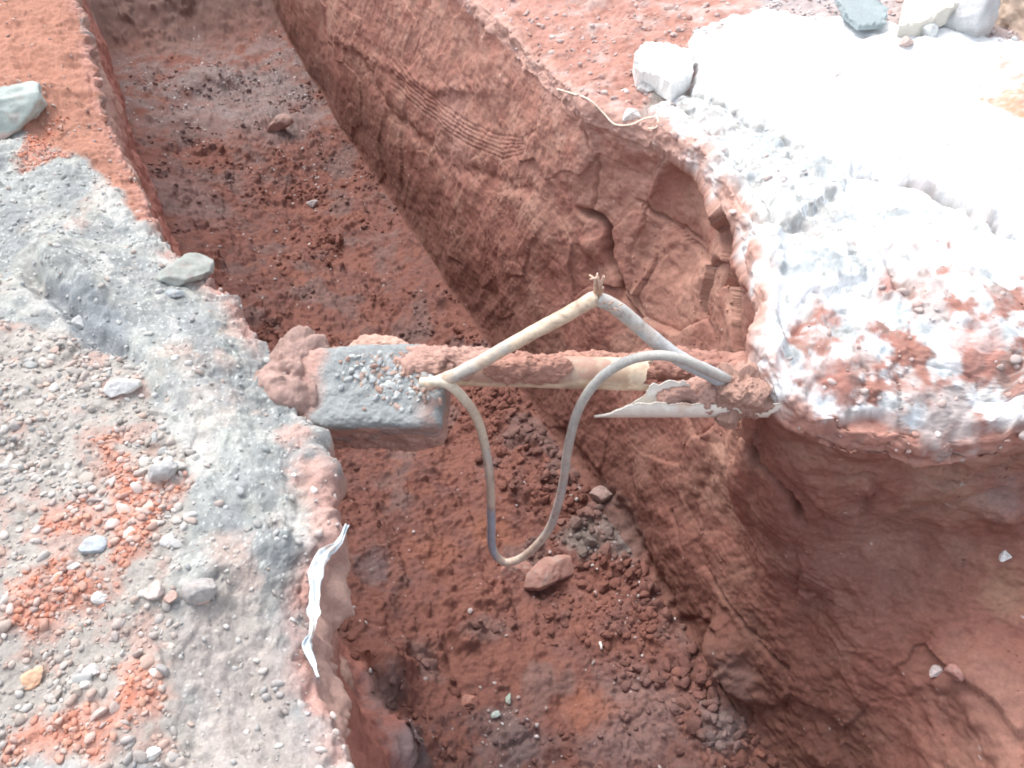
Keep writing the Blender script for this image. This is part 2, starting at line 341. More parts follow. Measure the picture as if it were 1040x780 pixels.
# right bank: crust thickness, cracks, hollows
white = polyXY([(700, 45), (770, 32), (860, 42), (950, 48), (1110, 70), (1500, 90), (1500, 400), (1040, 400), (960, 400), (870, 395), (800, 418), (768, 415), (772, 350), (765, 300), (740, 240), (712, 180), (660, 140), (655, 112), (700, 100)], .02, 10, 6, .01)
up += np.where(isRB, white * .03, 0)
groove([(705, 70), (700, 100), (730, 112), (760, 130), (800, 150), (818, 165)], .012, .03, .01)
groove([(745, 190), (758, 225), (790, 235), (830, 228)], .016, .022, .01)
groove([(868, 178), (900, 185), (945, 195), (985, 215), (1015, 235), (1045, 250)], .008, .05, .006)
groove([(940, 190), (985, 182), (1040, 176)], .004, .02, .006)
groove([(905, 240), (912, 275), (925, 300)], .022, .045, .006); groove([(878, 185), (885, 240), (905, 290), (915, 330)], .012, -.012, .005)
groove([(840, 90), (850, 85), (855, 80)], .004, .012, .004)
groove([(668, 95), (700, 118), (740, 150), (770, 200), (790, 240)], .02, .03, .02); groove([(780, 120), (800, 160), (840, 190)], .012, .02, .02)
groove([(800, 340), (830, 300), (880, 290), (900, 330)], .02, .02, .02); groove([(1040, 300), (990, 270), (930, 262)], .012, .015, .015)
I = np.where(isRB & near)[0]; X = PF[I]
fc, cr_ = facets(I, 6, 77, .05); lowr = sm(-sf[I], -1.5, -.9); disp[I] += lowr * (.022 * fc - .006 * np.exp(-(cr_ / .08) ** 2) + .018 * fbm(X, 5, 6, 95, .6)); fc, cr_ = facets(I, 22, 78, .02); disp[I] += lowr * .006 * fc
pl = polyXY([(868, 180), (1045, 255), (1045, 420), (800, 400), (790, 250)], .02, 9, 4, .015)[I]
up[I] -= pl * .03
J = np.where((isLB | isRB) & near)[0]; up[J] += .030 * fbm(PF[J], 7, 6, 92, .6) * np.clip(sm(sf[J], 2.3, 2.8) * (isLB[J] | (cf[J] < 2.2)), 0, 1)
up[I] += .010 * fbm(X, 14, 4, 91) * sm(zf[I], -.3, 0)
P2 = PF + NF * disp[:, None]; P2[:, 2] += up
P2 = P2.reshape(NS, NC, 3); N2 = normals(P2)
H = Hit(P2, N2); hh = lambda u, v: H(u, v)
PG = P2.reshape(-1, 3); NG = N2.reshape(-1, 3)
# ------------------------------------------------------------------ earth colours (albedo, plus shade painted at wall foot and scarp)
n1 = fbm(PF, 3, 4, 201); n2 = fbm(PF, 12, 4, 202); n3 = fbm(PF, 50, 3, 203); n4 = vn(PF, 190, 204)
col = np.tile(np.array([.37, .135, .10]), (len(PF), 1))
col = mix(col, (.47, .235, .17), isRW * sm(n1 + .6 * n2, -.2, .8))
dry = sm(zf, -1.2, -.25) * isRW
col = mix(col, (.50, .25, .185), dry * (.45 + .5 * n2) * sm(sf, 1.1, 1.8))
col = mix(col, (.30, .13, .11), isFl * sm(n2 + n1, -.3, .5) * .8)
col = mix(col, (.42, .15, .10), isFl * sm(n1 * .7 + n3 * .5, .15, .5) * .7)
col = mix(col, (.28, .22, .21), isFl * sm(fbm(PF, 5, 4, 210), .12, .42) * .4)
col = mix(col, (.44, .33, .31), isFl * sm(sf, 5.2, 6.0) * (1 - sm(sf, 6.6, 7.2)) * sm(n2, -.5, .4) * .7)
col = mix(col, (.40, .24, .20), sm(sf, 6.8, 7.4) * (zf < -.1) * .8)
def spot(c, uv, r, color, a=1., nz=.6, ns=6, h=True):
    p = hh(*uv)[0]; I = np.where((abs(PG - p) < r * 2).all(1))[0]; X = PG[I]
    d = np.linalg.norm(X - p, axis=1) / r + nz * fbm(X, ns / r * .5, 4, 77); c[I] = mix(c[I], color, a * (1 - sm(d, .3, 1.3)))
for uv, r, co, a in (((640, 535), .16, (.36, .31, .29), .8), ((590, 545), .10, (.34, .30, .27), .8), ((620, 505), .08, (.36, .33, .31), .7), ((380, 575), .10, (.30, .22, .22), .6), ((420, 760), .13, (.30, .25, .26), .7),
                     ((390, 700), .1, (.27, .17, .16), .8), ((740, 690), .10, (.38, .30, .28), .8), ((735, 740), .10, (.37, .29, .28), .7), ((520, 745), .14, (.33, .26, .26), .6), ((640, 740), .22, (.42, .26, .24), .6),
                     ((1020, 505), .07, (.30, .25, .25), .4), ((1020, 600), .08, (.48, .25, .16), .7), ((1000, 720), .2, (.38, .165, .125), .8), ((700, 500), .18, (.33, .15, .11), .6), ((850, 580), .3, (.36, .155, .12), .5), ((500, 540), .1, (.48, .17, .10), .7), ((440, 560), .12, (.48, .17, .11), .6),
                     ((600, 720), .1, (.5, .16, .09), .7), ((255, 100), .5, (.42, .34, .33), .6), ((190, 200), .35, (.36, .26, .25), .5), ((680, 290), .16, (.52, .235, .17), .8), ((460, 130), .25, (.50, .25, .2), .6)):
    spot(col, uv, r, co, a)
def desat(c, e):
    c = np.array(c, float); r = np.maximum(c[..., :1], 1e-4); return np.concatenate([r, r * (c[..., 1:] / r) ** e], -1)
col = mix(col, (.46, .25, .20), isRW * (sf > 2.1) * sm(zf, -.3, -.03) * sm(n2 + .7 * n3, -.2, .4) * .7)
tr = isFl | isRW | isLW; col[tr] = desat(col[tr], .79)
damp_shade = sm(-zf + .12 * n1, .85, 1.3) * isRW; col = mix(col, (.20, .095, .075), damp_shade * .75)  # darker wall foot: moist soil, with the occlusion shade also painted in
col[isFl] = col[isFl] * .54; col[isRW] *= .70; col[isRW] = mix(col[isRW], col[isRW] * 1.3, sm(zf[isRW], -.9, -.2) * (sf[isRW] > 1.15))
for sp in (): pass
# left bank
grey = np.tile(np.array([.37, .365, .37]), (len(PF), 1))
grey *= .80; grey = mix(grey, (.40, .39, .365), sm(n2, -.1, .5) * .8); grey = mix(grey, (.27, .285, .30), sm(fbm(PF, 16, 4, 220), .1, .5) * .5)
grey = mix(grey, (.55, .36, .30), sm(fbm(PF, 7, 4, 221), .18, .5) * .45); grey = mix(grey, (.58, .58, .56), sm(fbm(PF, 3.5, 4, 224), -.1, .4) * .35); grey = mix(grey, (.24, .25, .255), sm(fbm(PF * [1, .5, 1], 30, 5, 226, .65), .12, .4) * .5); grey = mix(grey, (.66, .66, .64), (n4 > .66) * .7)
grey = grey * np.array([.94, .985, .965]); wv = np.stack([cf * 14 + n2, sf * 4, zf * 4], 1); stk = fbm(wv, 1, 5, 82, .6); grey = mix(grey, (.52, .51, .49), sm(stk, .05, .35) * .55); grey = mix(grey, (.26, .275, .285), sm(-stk, .08, .4) * .5)
bg_ = polyXY([(190, 600), (250, 590), (300, 700), (350, 790), (180, 790)], .04, 8, 19, .05); grey = mix(grey, (.40, .34, .31), bg_ * .65)
scarp_shade = polyXY([(45, 290), (90, 300), (140, 350), (140, 372), (90, 370), (60, 330)], .02, 10, 20, .02); grey = mix(grey, (.24, .26, .28), scarp_shade * .8)  # shade of the scarp step painted into the bank grey
grav = polyXY([(-400, 330), (0, 335), (60, 345), (140, 380), (185, 470), (190, 560), (170, 620), (190, 780), (-900, 780)], .02, 9, 9, .02)
grey = mix(grey, (.38, .345, .315), grav * .8); grey = mix(grey, (.42, .27, .23), grav * sm(fbm(PF, 14, 4, 225), .08, .35) * .6)
upper_red = polyXY([(-400, -60), (90, -60), (75, 0), (112, 110), (165, 235), (140, 225), (90, 165), (30, 150), (-50, 60)], .02, 8, 10, .02)
grey = mix(grey, (.38, .18, .125), upper_red * .95)
org = np.maximum.reduce([polyXY(p, .035, 14, 12, .03) for p in (
    [(105, 450), (135, 460), (150, 500), (175, 500), (172, 555), (130, 600), (100, 560), (112, 520)], [(20, 600), (60, 590), (120, 600), (90, 650), (40, 660)],
    [(30, 740), (90, 720), (130, 720), (110, 780), (20, 780)], [(125, 690), (170, 680), (165, 720), (120, 740)], [(35, 150), (60, 125), (70, 160), (20, 185)], [(60, 525), (100, 530), (95, 545), (60, 545)])])
grey = mix(grey, (.50, .20, .135), org * (.7 + .5 * n3))
edgeL = np.exp(-((cf - np.repeat(Lc, NC) + .01) / .04) ** 2)
grey = mix(grey, (.46, .25, .21), edgeL * sm(n2 + n1, -.5, .2) * .85)
col = np.where((isLB)[:, None], grey, col)
col = mix(col, (.46, .32, .27), isLW * sm(zf, -.6, -.1) * .8)
# right bank
pl_full = polyXY([(868, 180), (1045, 255), (1045, 420), (800, 400), (760, 250), (700, 110)], .03, 9, 4, .04)
rb = np.tile(np.array([.50, .30, .26]), (len(PF), 1))
rb = mix(rb, (.60, .56, .54), sm(fbm(PF, 12, 4, 231), -.1, .4) * .75); rb = mix(rb, (.45, .42, .42), sm(fbm(PF, 16, 4, 232), .2, .45) * .7)
redtop = polyXY([(480, -40), (760, -40), (740, 30), (700, 90), (640, 110), (600, 95), (540, 50)], .04, 6, 13, .05)
rb = mix(rb, (.38, .195, .155), redtop * (.75 + .7 * n2))
rbl = polyXY([(760, -60), (1400, -60), (1400, 70), (1010, 60), (860, 36), (770, 28)], .03, 8, 14, .02); rb = mix(rb, (.42, .37, .37), rbl * .85)
wm = white * (1 - .9 * sm(fbm(PF, 22, 4, 240) + .5 * n1, .42, .6))
band = polyXY([(660, 90), (705, 95), (760, 125), (830, 165), (850, 225), (775, 250), (760, 225), (720, 170), (640, 135)], .02, 12, 15, .02)
wm = wm * (1 - .85 * band * sm(fbm(PF, 45, 5, 241), -.06, .10))
low = polyXY([(800, 420), (790, 340), (830, 300), (880, 330), (900, 262), (960, 250), (1000, 290), (1200, 320), (1200, 470), (800, 470)], .03, 9, 16, .03)
wm = wm * (1 - low * sm(fbm(PF, 9, 6, 242, .62) + .10, -.14, .16))
rb = mix(rb, (.31, .15, .12), low * .9); rb = mix(rb, (.50, .46, .45), low * sm(fbm(PF, 8, 6, 243, .65), -.15, .3) * .85); rb = mix(rb, (.26, .21, .19), low * sm(fbm(PF, 18, 5, 244), .15, .4) * .6)
rb = mix(rb, (.30, .31, .29), band * .75)
for cr in ([(705, 70), (700, 100), (730, 112), (760, 130), (800, 150), (818, 165)], [(745, 190), (758, 225), (790, 235), (830, 228)], [(868, 178), (900, 185), (945, 195), (985, 215), (1015, 235), (1045, 250)], [(905, 240), (912, 275), (925, 300)], [(840, 90), (850, 85), (855, 80)], [(840, 120), (870, 112), (900, 118)], [(668, 95), (700, 118), (740, 150)]):
    q_ = [h0(*x) for x in cr]; I = sel(q_, .08); d, t = seg_dist(PF[I] + .01 * np.stack([vn(PF[I], 25, 5), vn(PF[I], 25, 6), vn(PF[I], 25, 7)], 1), q_); wm[I] *= 1 - .85 * np.exp(-(d / .014) ** 2) * sm(fbm(PF[I], 25, 3, 8), -.5, .1)
rb = np.where((wm < .6)[:, None], mix(rb, (.36, .37, .36), white * (1 - low) * .7), rb)
rb = mix(rb, (.82, .84, .85), wm); rb = mix(rb, (.37, .40, .415), wm * sm(fbm(PF, 9, 6, 260, .62), -.12, .3) * (.10 + .9 * pl_full)); rb = mix(rb, (.30, .31, .30), wm * sm(fbm(PF, 26, 5, 261, .65), .22, .4) * (.25 + .6 * pl_full))
bl = isRB * (sf > 2.1) * np.exp(-((cf - np.repeat(Rc, NC)) / .14) ** 2); rb = mix(rb, (.36, .185, .145), bl * sm(n2 + n1 * .5, -.5, .3) * .9)
ob = polyXY([(985, 118), (1040, 100), (1300, 100), (1300, 160), (1040, 150)], .02, 14, 17, .02); rb = mix(rb, (.58, .26, .17), ob * (.85 + .5 * n3))
ob2 = polyXY([(1000, 80), (1300, 60), (1300, 110), (1020, 105)], .03, 18, 18, .02); rb = mix(rb, (.55, .36, .31), ob2 * sm(n3 + n2, -.1, .3))
edgeR = np.exp(-((cf - np.repeat(Rc, NC) - .02) / .035) ** 2) * (sf < 1.2)
rb = mix(rb, (.48, .25, .20), edgeR * sm(n2, -.5, .1) * .9)
rb = mix(rb, (.50, .31, .26), isRB * np.exp(-((cf - np.repeat(Rc, NC) - .02) / .04) ** 2) * (sf > 1.2) * sm(n2, -.6, .3))
col = np.where((isRB)[:, None], rb, col)
col = mix(col, (.75, .74, .72), (isFl | isRW) * (vn(PF, 120, 250) > .93) * (n2 > .1) * .5)
for uv, r, co, a in (((905, 290), .05, (.34, .16, .13), .8), ((845, 325), .035, (.36, .18, .15), .8), ((990, 350), .09, (.38, .19, .16), .7), ((850, 390), .07, (.36, .17, .14), .7), ((895, 350), .035, (.62, .72, .76), .8), ((915, 320), .025, (.62, .72, .76), .7), ((925, 425), .03, (.66, .76, .80), .8), ((835, 415), .035, (.78, .84, .87), .9), ((790, 395), .04, (.78, .82, .84), .9), ((780, 340), .04, (.70, .70, .69), .6), ((322, 480), .07, (.47, .31, .27), .9), ((300, 440), .05, (.47, .31, .27), .8), ((335, 530), .05, (.46, .31, .27), .8), ((350, 610), .07, (.50, .35, .29), .8), ((352, 680), .08, (.48, .34, .28), .8), ((95, 340), .06, (.33, .35, .37), .8)): spot(col, uv, r, co, a)
col *= (1 + .10 * n3 + .07 * n4)[:, None]
# ------------------------------------------------------------------ split into the parts of the ground
def piece(name, c0, c1, m, label, catkind='structure'):
    V = P2[:, c0:c1 + 1].reshape(-1, 3); k = c1 - c0 + 1
    idx = (np.arange(NS - 1)[:, None] * k + np.arange(k - 1)[None]).ravel()
    Fq = np.stack([idx, idx + 1, idx + k + 1, idx + k], 1)
    o = mesh_obj(name, V, Fq, col.reshape(NS, NC, 3)[:, c0:c1 + 1].reshape(-1, 3), m)
    tag(o, label=label, kind='structure'); return o
fst = lambda k: int(np.where(SEG == k)[0][0])
piece('left_bank', 0, fst(5), M_bank, 'grey gravelly bank along the left edge of the trench')
piece('left_trench_wall', fst(5), fst(8), M_wall, 'brown red earth wall under the left bank')
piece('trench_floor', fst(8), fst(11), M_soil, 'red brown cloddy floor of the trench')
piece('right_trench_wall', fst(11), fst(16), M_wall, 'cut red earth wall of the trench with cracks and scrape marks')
piece('right_bank', fst(16), NC - 1, M_crust, 'pale right bank coated with white lime over red earth')
# ------------------------------------------------------------------ rocks
def ico(sub):
    t = (1 + 5 ** .5) / 2
    v = [(-1, t, 0), (1, t, 0), (-1, -t, 0), (1, -t, 0), (0, -1, t), (0, 1, t), (0, -1, -t), (0, 1, -t), (t, 0, -1), (t, 0, 1), (-t, 0, -1), (-t, 0, 1)]
    f = [(0, 11, 5), (0, 5, 1), (0, 1, 7), (0, 7, 10), (0, 10, 11), (1, 5, 9), (5, 11, 4), (11, 10, 2), (10, 7, 6), (7, 1, 8), (3, 9, 4), (3, 4, 2), (3, 2, 6), (3, 6, 8), (3, 8, 9), (4, 9, 5), (2, 4, 11), (6, 2, 10), (8, 6, 7), (9, 8, 1)]
    v = [np.array(x) / np.linalg.norm(x) for x in v]
    for _ in range(sub):
        c = {}; g = []
        def mid(a, b):
            k = (min(a, b), max(a, b))
            if k not in c: m = v[a] + v[b]; v.append(m / np.linalg.norm(m)); c[k] = len(v) - 1
            return c[k]
        for a, b, d in f:
            x, y, z = mid(a, b), mid(b, d), mid(d, a); g += [(a, x, z), (b, y, x), (d, z, y), (x, y, z)]
        f = g
    return np.array(v), np.array(f)
ICO = {k: ico(k) for k in (1, 2, 4)}
def rock_shape(sub, rng, planes=11, rnd=.15):
    v, f = ICO[sub]; n = rng.normal(size=(planes, 3)); n /= np.linalg.norm(n, axis=1, keepdims=True); h = rng.uniform(.55, .95, planes)
    dt = v @ n.T; r = np.where(dt > .05, h / np.maximum(dt, .05), 9).min(1); r = np.minimum(r, 1.25)
    return v * (r * (1 - rnd) + rnd)[:, None], f
def rotm(n, a):
    z = np.asarray(n) / np.linalg.norm(n); x = np.cross([0, 1, 0.1], z); x /= np.linalg.norm(x); y = np.cross(z, x)
    c, s = math.cos(a), math.sin(a); return np.stack([x * c + y * s, -x * s + y * c, z], 1)
def scatter(name, prob, count, smin, smax, palette, label, m=M_stone, soft=True, power=2.4, sub=1, flat=.65, sink=.25, seed=1, mixg=0.):
    rng = np.random.default_rng(seed); I = np.where(prob > .01)[0]; pr = prob[I].copy()
    a = np.linalg.norm(np.cross(np.gradient(P2, axis=0), np.gradient(P2, axis=1)), axis=-1).ravel()[I]; pr *= a; pr /= pr.sum()
    ch = rng.choice(I, count, p=pr)
    shapes = [rock_shape(sub, rng) for _ in range(24)]; VV, FF, CC = [], [], []; off = 0; pal = np.array(palette) if palette is not None else None
    for i in ch:
        v, f = shapes[rng.integers(24)]; r = smin + (smax - smin) * rng.random() ** power
        sc_ = r * np.array([rng.uniform(.8, 1.3), rng.uniform(.65, 1.1), flat * rng.uniform(.7, 1.2)])
        nn = NG[i] + rng.normal(size=3) * .25; V = (v * sc_) @ rotm(nn, rng.random() * 6.3).T + PG[i] + NG[i] * r * (flat - sink)
        V += rng.normal(size=3) * .003 * np.array([1, 1, 0])
        c0 = (pal[rng.integers(len(pal))] if pal is not None else col[i]) * rng.uniform(.86, 1.16); c0 = c0 * (1 - mixg) + col[i] * mixg; VV.append(V); FF.append(f + off); CC.append(np.tile(c0, (len(V), 1))); off += len(V)
    o = mesh_obj(name, np.concatenate(VV), np.concatenate(FF), np.concatenate(CC), m, smooth=soft)
    return tag(o, label=label, kind='stuff', cat='gravel')
inview = np.zeros(len(PF)); uu, vv, dd = proj(PG); inview[(uu > -120) & (uu < 1160) & (vv > -120) & (vv < 900) & (dd > .2)] = 1
G_PAL = [(.40, .34, .30), (.36, .33, .31), (.52, .50, .48), (.62, .60, .57), (.40, .41, .42), (.32, .35, .36), (.66, .56, .50), (.58, .40, .33), (.72, .71, .69), (.45, .42, .40), (.50, .34, .28)]
pg_ = .35 + .65 * sm(fbm(PF, 10, 3, 333), -.3, .3); pg_ = pg_ * (isLB * inview * (grav * (1 - .35 * org) + .10)) * (dd < 3.2)
tag(scatter('gravel', pg_, 5200, .0025, .012, G_PAL, 'loose mixed grey and beige gravel over the left bank', seed=11, power=3.4, sink=.55, mixg=.6), cat='gravel')
tag(scatter('coarse_gravel', pg_ * grav * sm(fbm(PF, 8, 3, 331), -.2, .3), 260, .007, .017, G_PAL, 'coarser rounded gravel stones standing out of the left bank gravel', seed=21, power=1.8, sink=.5, mixg=.45, sub=2, flat=.6), cat='gravel')
tag(scatter('orange_crumbs', isLB * inview * org, 1700, .0015, .009, [(.52, .20, .13), (.58, .24, .15), (.44, .18, .13), (.58, .32, .22), (.45, .30, .25), (.5, .45, .42)], 'crumbled orange earth and chips strewn on the left bank gravel', seed=12, mixg=.5, sink=.45), cat='crumbs')
tag(scatter('grit', isLB * inview * (1 - grav) * (1 - upper_red * .7), 2400, .0018, .008, [(.62, .63, .62), (.45, .47, .48), (.75, .75, .73), (.36, .38, .40), (.55, .5, .46)], 'small grey and pale grit bedded in the grey bank layer', seed=13, power=3.4, sink=.5, mixg=.5), cat='grit')
S_PAL = [(.34, .15, .12), (.40, .17, .12), (.30, .15, .13), (.44, .22, .17), (.33, .22, .20)]
clod = isFl * inview * np.clip(.35 + 1.3 * fbm(PF, 3, 3, 301), 0, 1) * sm(cf, .0, .1) * (1 - sm(sf, 5.8, 7))
tag(scatter('soil_crumbs', clod * (fbm(PF, 6, 3, 311) > -.05), 5500, .0025, .019, None, 'loose crumbs and clods of red earth over the trench floor', M_soil, seed=14, power=4, flat=.75, sink=.5, soft=False), cat='clods')
gp0 = np.exp(-(np.linalg.norm(PG - hh(615, 525)[0], axis=1) / .16) ** 2) + np.exp(-(np.linalg.norm(PG - hh(655, 590)[0], axis=1) / .12) ** 2)
track = np.exp(-((cf - 1.2) / .13) ** 2) * isFl * inview * (sf < 3.2)
tag(scatter('clod_heap', np.maximum(track * .5, gp0) * inview * isFl, 900, .005, .028, None, 'row of broken earth clods along the foot of the right wall', M_soil, seed=15, power=2.2, flat=.75, sink=.45, soft=False), cat='clods')
gp = np.zeros(len(PF))
for uv, r, a in (((620, 520), .12, 1), ((655, 550), .13, 1), ((600, 560), .1, .6), ((270, 90), .5, .4), ((190, 110), .5, .35), ((400, 575), .1, .3), ((640, 590), .12, .6), ((510, 740), .14, .5), ((420, 755), .1, .2), ((300, 180), .5, .2), ((1020, 520), .05, .5), ((280, 240), .3, .15)):
    p = hh(*uv)[0]; gp = np.maximum(gp, a * np.exp(-(np.linalg.norm(PG - p, axis=1) / r) ** 2))
tag(scatter('pebbles', (gp + .025 * isFl * (sf < 7)) * inview * isFl, 1700, .002, .011, [(.50, .47, .46), (.62, .60, .59), (.38, .33, .32), (.75, .74, .73), (.44, .36, .33)], 'small pale pebbles and chippings lying on the trench floor', seed=16, power=3, mixg=.35, sink=.45), cat='pebbles')
rub = (rbl + .35 * redtop + .08 * band + .2 * low * (1 - wm)) * isRB * inview
tag(scatter('rubble', rub, 6000, .003, .016, [(.52, .48, .47), (.64, .60, .58), (.40, .40, .41), (.52, .32, .27), (.75, .73, .71), (.56, .42, .38)], 'crushed grey and reddish rubble on the far part of the right bank', seed=17, power=3, mixg=.5, sink=.5), cat='rubble')
tag(scatter('wall_crumbs', isRW * inview * sm(fbm(PF, 4, 3, 305), .0, .5), 2600, .0015, .006, None, 'tiny earth crumbs clinging to the cut right wall', M_wall, seed=18, power=3, flat=.6), cat='crumbs')
# single stones one can point at : (name, u, v, width px, height ratio, thickness ratio, colour, label)
def stone(name, u, v, px, ry, rz, color, label, cat='stone', rot=0, seed=0, group=None, material=None, sink=.3, planes=9, var=.12):
    p, n, dep = hh(u, v); r = px / 2 * dep / F; rng = np.random.default_rng(seed + int(u * 7 + v)); v_, f_ = rock_shape(4, rng, 18 if px > 45 and u < 300 else planes, .12)
    V = v_ * np.array([r, r * ry, r * rz]); V = V + (V / np.maximum(np.linalg.norm(V, axis=1, keepdims=True), 1e-6)) * (fbm(V + u, 1.6 / r, 4, seed) * r * .10)[:, None]
    nn = np.array([0, 0, 1.]) * (2.5 if n[2] > .3 else .5) + n; nn /= np.linalg.norm(nn); R = rotm(nn, rot)
    V = V + (V / np.maximum(np.linalg.norm(V, axis=1, keepdims=True), 1e-6)) * (fbm(V + u, 5 / r, 3, seed + 2) * r * .05)[:, None]; c = np.tile(np.array(color, float), (len(V), 1)); k = fbm(V + 3, 2.5 / r, 4, seed + 9); c = c * (1 + var * 2.6 * k)[:, None]; c = mix(c, (.36, .30, .27), sm(fbm(V + 9, 3 / r, 4, seed + 19), .1, .4) * .45)
    c = mix(c, (.5, .33, .28), (V[:, 2] < -r * rz * .35) * .6)
    o = mesh_obj(name, V @ R.T, f_, c, material or M_stone); o.location = tuple(p + nn * r * rz * (1 - sink * 2)); return tag(o, label, cat, group)
ST = [
 ('grey_stone', 656, 92, 26, .7, .5, (.56, .56, .55), 'grey stone tucked below the large flat white stone', .4),
 ('pale_stone', 640, 118, 22, .8, .5, (.66, .64, .62), 'pale stone at the rim beside the white twine', .7),
 ('big_boulder', 976, 27, 80, .6, .75, (.50, .51, .52), 'big grey white boulder in the rubble leaning below the flat slab', .75),
 ('round_stone', 941, 38, 20, 1.2, .8, (.74, .77, .76), 'small upright whitish stone left of the big boulder', .1),
 ('brown_stone', 921, 45, 16, .8, .7, (.50, .40, .37), 'brownish stone left of the small upright whitish stone', .3),
 ('rubble_stone', 893, 24, 18, .8, .7, (.42, .36, .35), 'dull brown stone in the rubble beside the dark broken sheet', .9),
 ('greenish_rock', 14, 116, 84, .75, .42, (.46, .52, .49), 'large pale greenish rock bedded in the bank at the left edge', .9),
 ('rim_stone', 190, 280, 56, .8, .38, (.42, .44, .41), 'rounded grey green stone bulging from the left rim above the red pit', .6),
 ('white_stone', 126, 396, 30, .7, .6, (.84, .83, .82), 'bright white angular stone on the grey bank beside the dark scarp', .5),
 ('blue_grey_stone', 92, 556, 30, .65, .5, (.52, .58, .64), 'blue grey stone at the edge of the orange patch', .3),
 ('orange_stone', 34, 688, 24, .95, .6, (.80, .50, .34), 'orange tan stone in grey gravel near the lower left corner', .3),
 ('grey_stone', 165, 482, 38, .5, .5, (.50, .50, .50), 'long grey stone beside the top of the orange patch', .35),
 ('cream_stone', 160, 600, 22, .8, .6, (.66, .58, .54), 'cream pink stone at the lower tip of the big orange patch', .2),
 ('pink_stone', 173, 608, 14, .9, .6, (.64, .44, .38), 'small pink stone right beside the cream pink stone', .9),
 ('white_pebble', 103, 607, 16, .7, .6, (.80, .79, .77), 'white oval pebble left of the cream pink stone', .1),
 ('white_pebble', 75, 577, 12, .7, .6, (.82, .81, .8), 'small white oval pebble below the blue grey stone', .1),
 ('white_pebble', 95, 684, 18, .7, .6, (.76, .73, .7), 'white oval pebble right of the orange tan stone', .5),
 ('white_pebble', 152, 770, 18, .8, .6, (.80, .79, .76), 'white pebble close to the bottom edge on the bank', .5),
 ('lump_stone', 206, 600, 34, .7, .6, (.47, .45, .44), 'grey lump of crust standing proud on the bank beside the gravel', .2),
 ('slate_stone', 180, 300, 20, .6, .4, (.44, .48, .50), 'slate grey stone on the grey layer right of the dark scarp', .2),
 ('white_chip', 178, 363, 9, .7, .5, (.85, .85, .84), 'small white chip on the grey bank above the bright white stone', .6),
 ('pale_stone', 80, 330, 34, .7, .4, (.55, .57, .58), 'pale flat stone lying under the dark scarp', -.5),
 ('earth_block', 526, 582, 34, .8, .6, (.44, .21, .17), 'rounded red earth block just under the lowest bend of the thin cable', .4),
 ('earth_block', 560, 586, 52, .55, .5, (.42, .22, .18), 'largest flat red earth block right of the thin cable bend', .6),
 ('earth_block', 612, 505, 26, .7, .6, (.38, .25, .22), 'brown earth block among the grey chippings by the thin cable', .3),
 ('earth_block', 286, 128, 26, .6, .6, (.44, .27, .23), 'pinkish earth block high on the heap at the far end of the trench', .1),
 ('earth_block', 476, 712, 18, .9, .8, (.44, .19, .14), 'reddish earth clod left of the green chips', .2),
 ('grey_pebble', 317, 208, 13, .7, .6, (.48, .44, .44), 'single grey pebble on the far trench floor', .2),
 ('white_quartz', 951, 685, 14, .8, .7, (.66, .58, .57), 'shiny whitish pebble stuck in the lower right wall', .3),
 ('brown_pebble', 970, 682, 16, 1.1, .7, (.42, .22, .19), 'brown pebble right beside the shiny whitish pebble', .3),
 ('white_quartz', 1020, 566, 14, .8, .7, (.80, .80, .80), 'bright quartz bit under the dark hollow at the right edge', .3),
 ('green_chip', 517, 711, 11, .6, .4, (.34, .42, .36), 'dark green chip on the trench floor near the bottom', 1.2),
 ('green_chip', 503, 726, 12, .6, .4, (.46, .55, .52), 'pale green chip left of and below the dark green chip', .2),
]
for i, (nm, u, v, px, ry, rz, c, lb, ro) in enumerate(ST): stone(nm, u, v, px, ry, rz, desat(np.array(c) * .8, .85) if nm == 'earth_block' else np.array(c) * (.82 if u < 300 else .92), lb, nm.split('_')[-1], ro, i, {'earth_block': 'earth blocks broken off the trench sides', 'white_pebble': 'white pebbles on the left bank', 'grey_stone': 'grey stones on the banks', 'pale_stone': 'pale stones on the banks', 'white_quartz': 'quartz bits in the lower right wall', 'green_chip': 'green chips on the trench floor'}.get(nm))
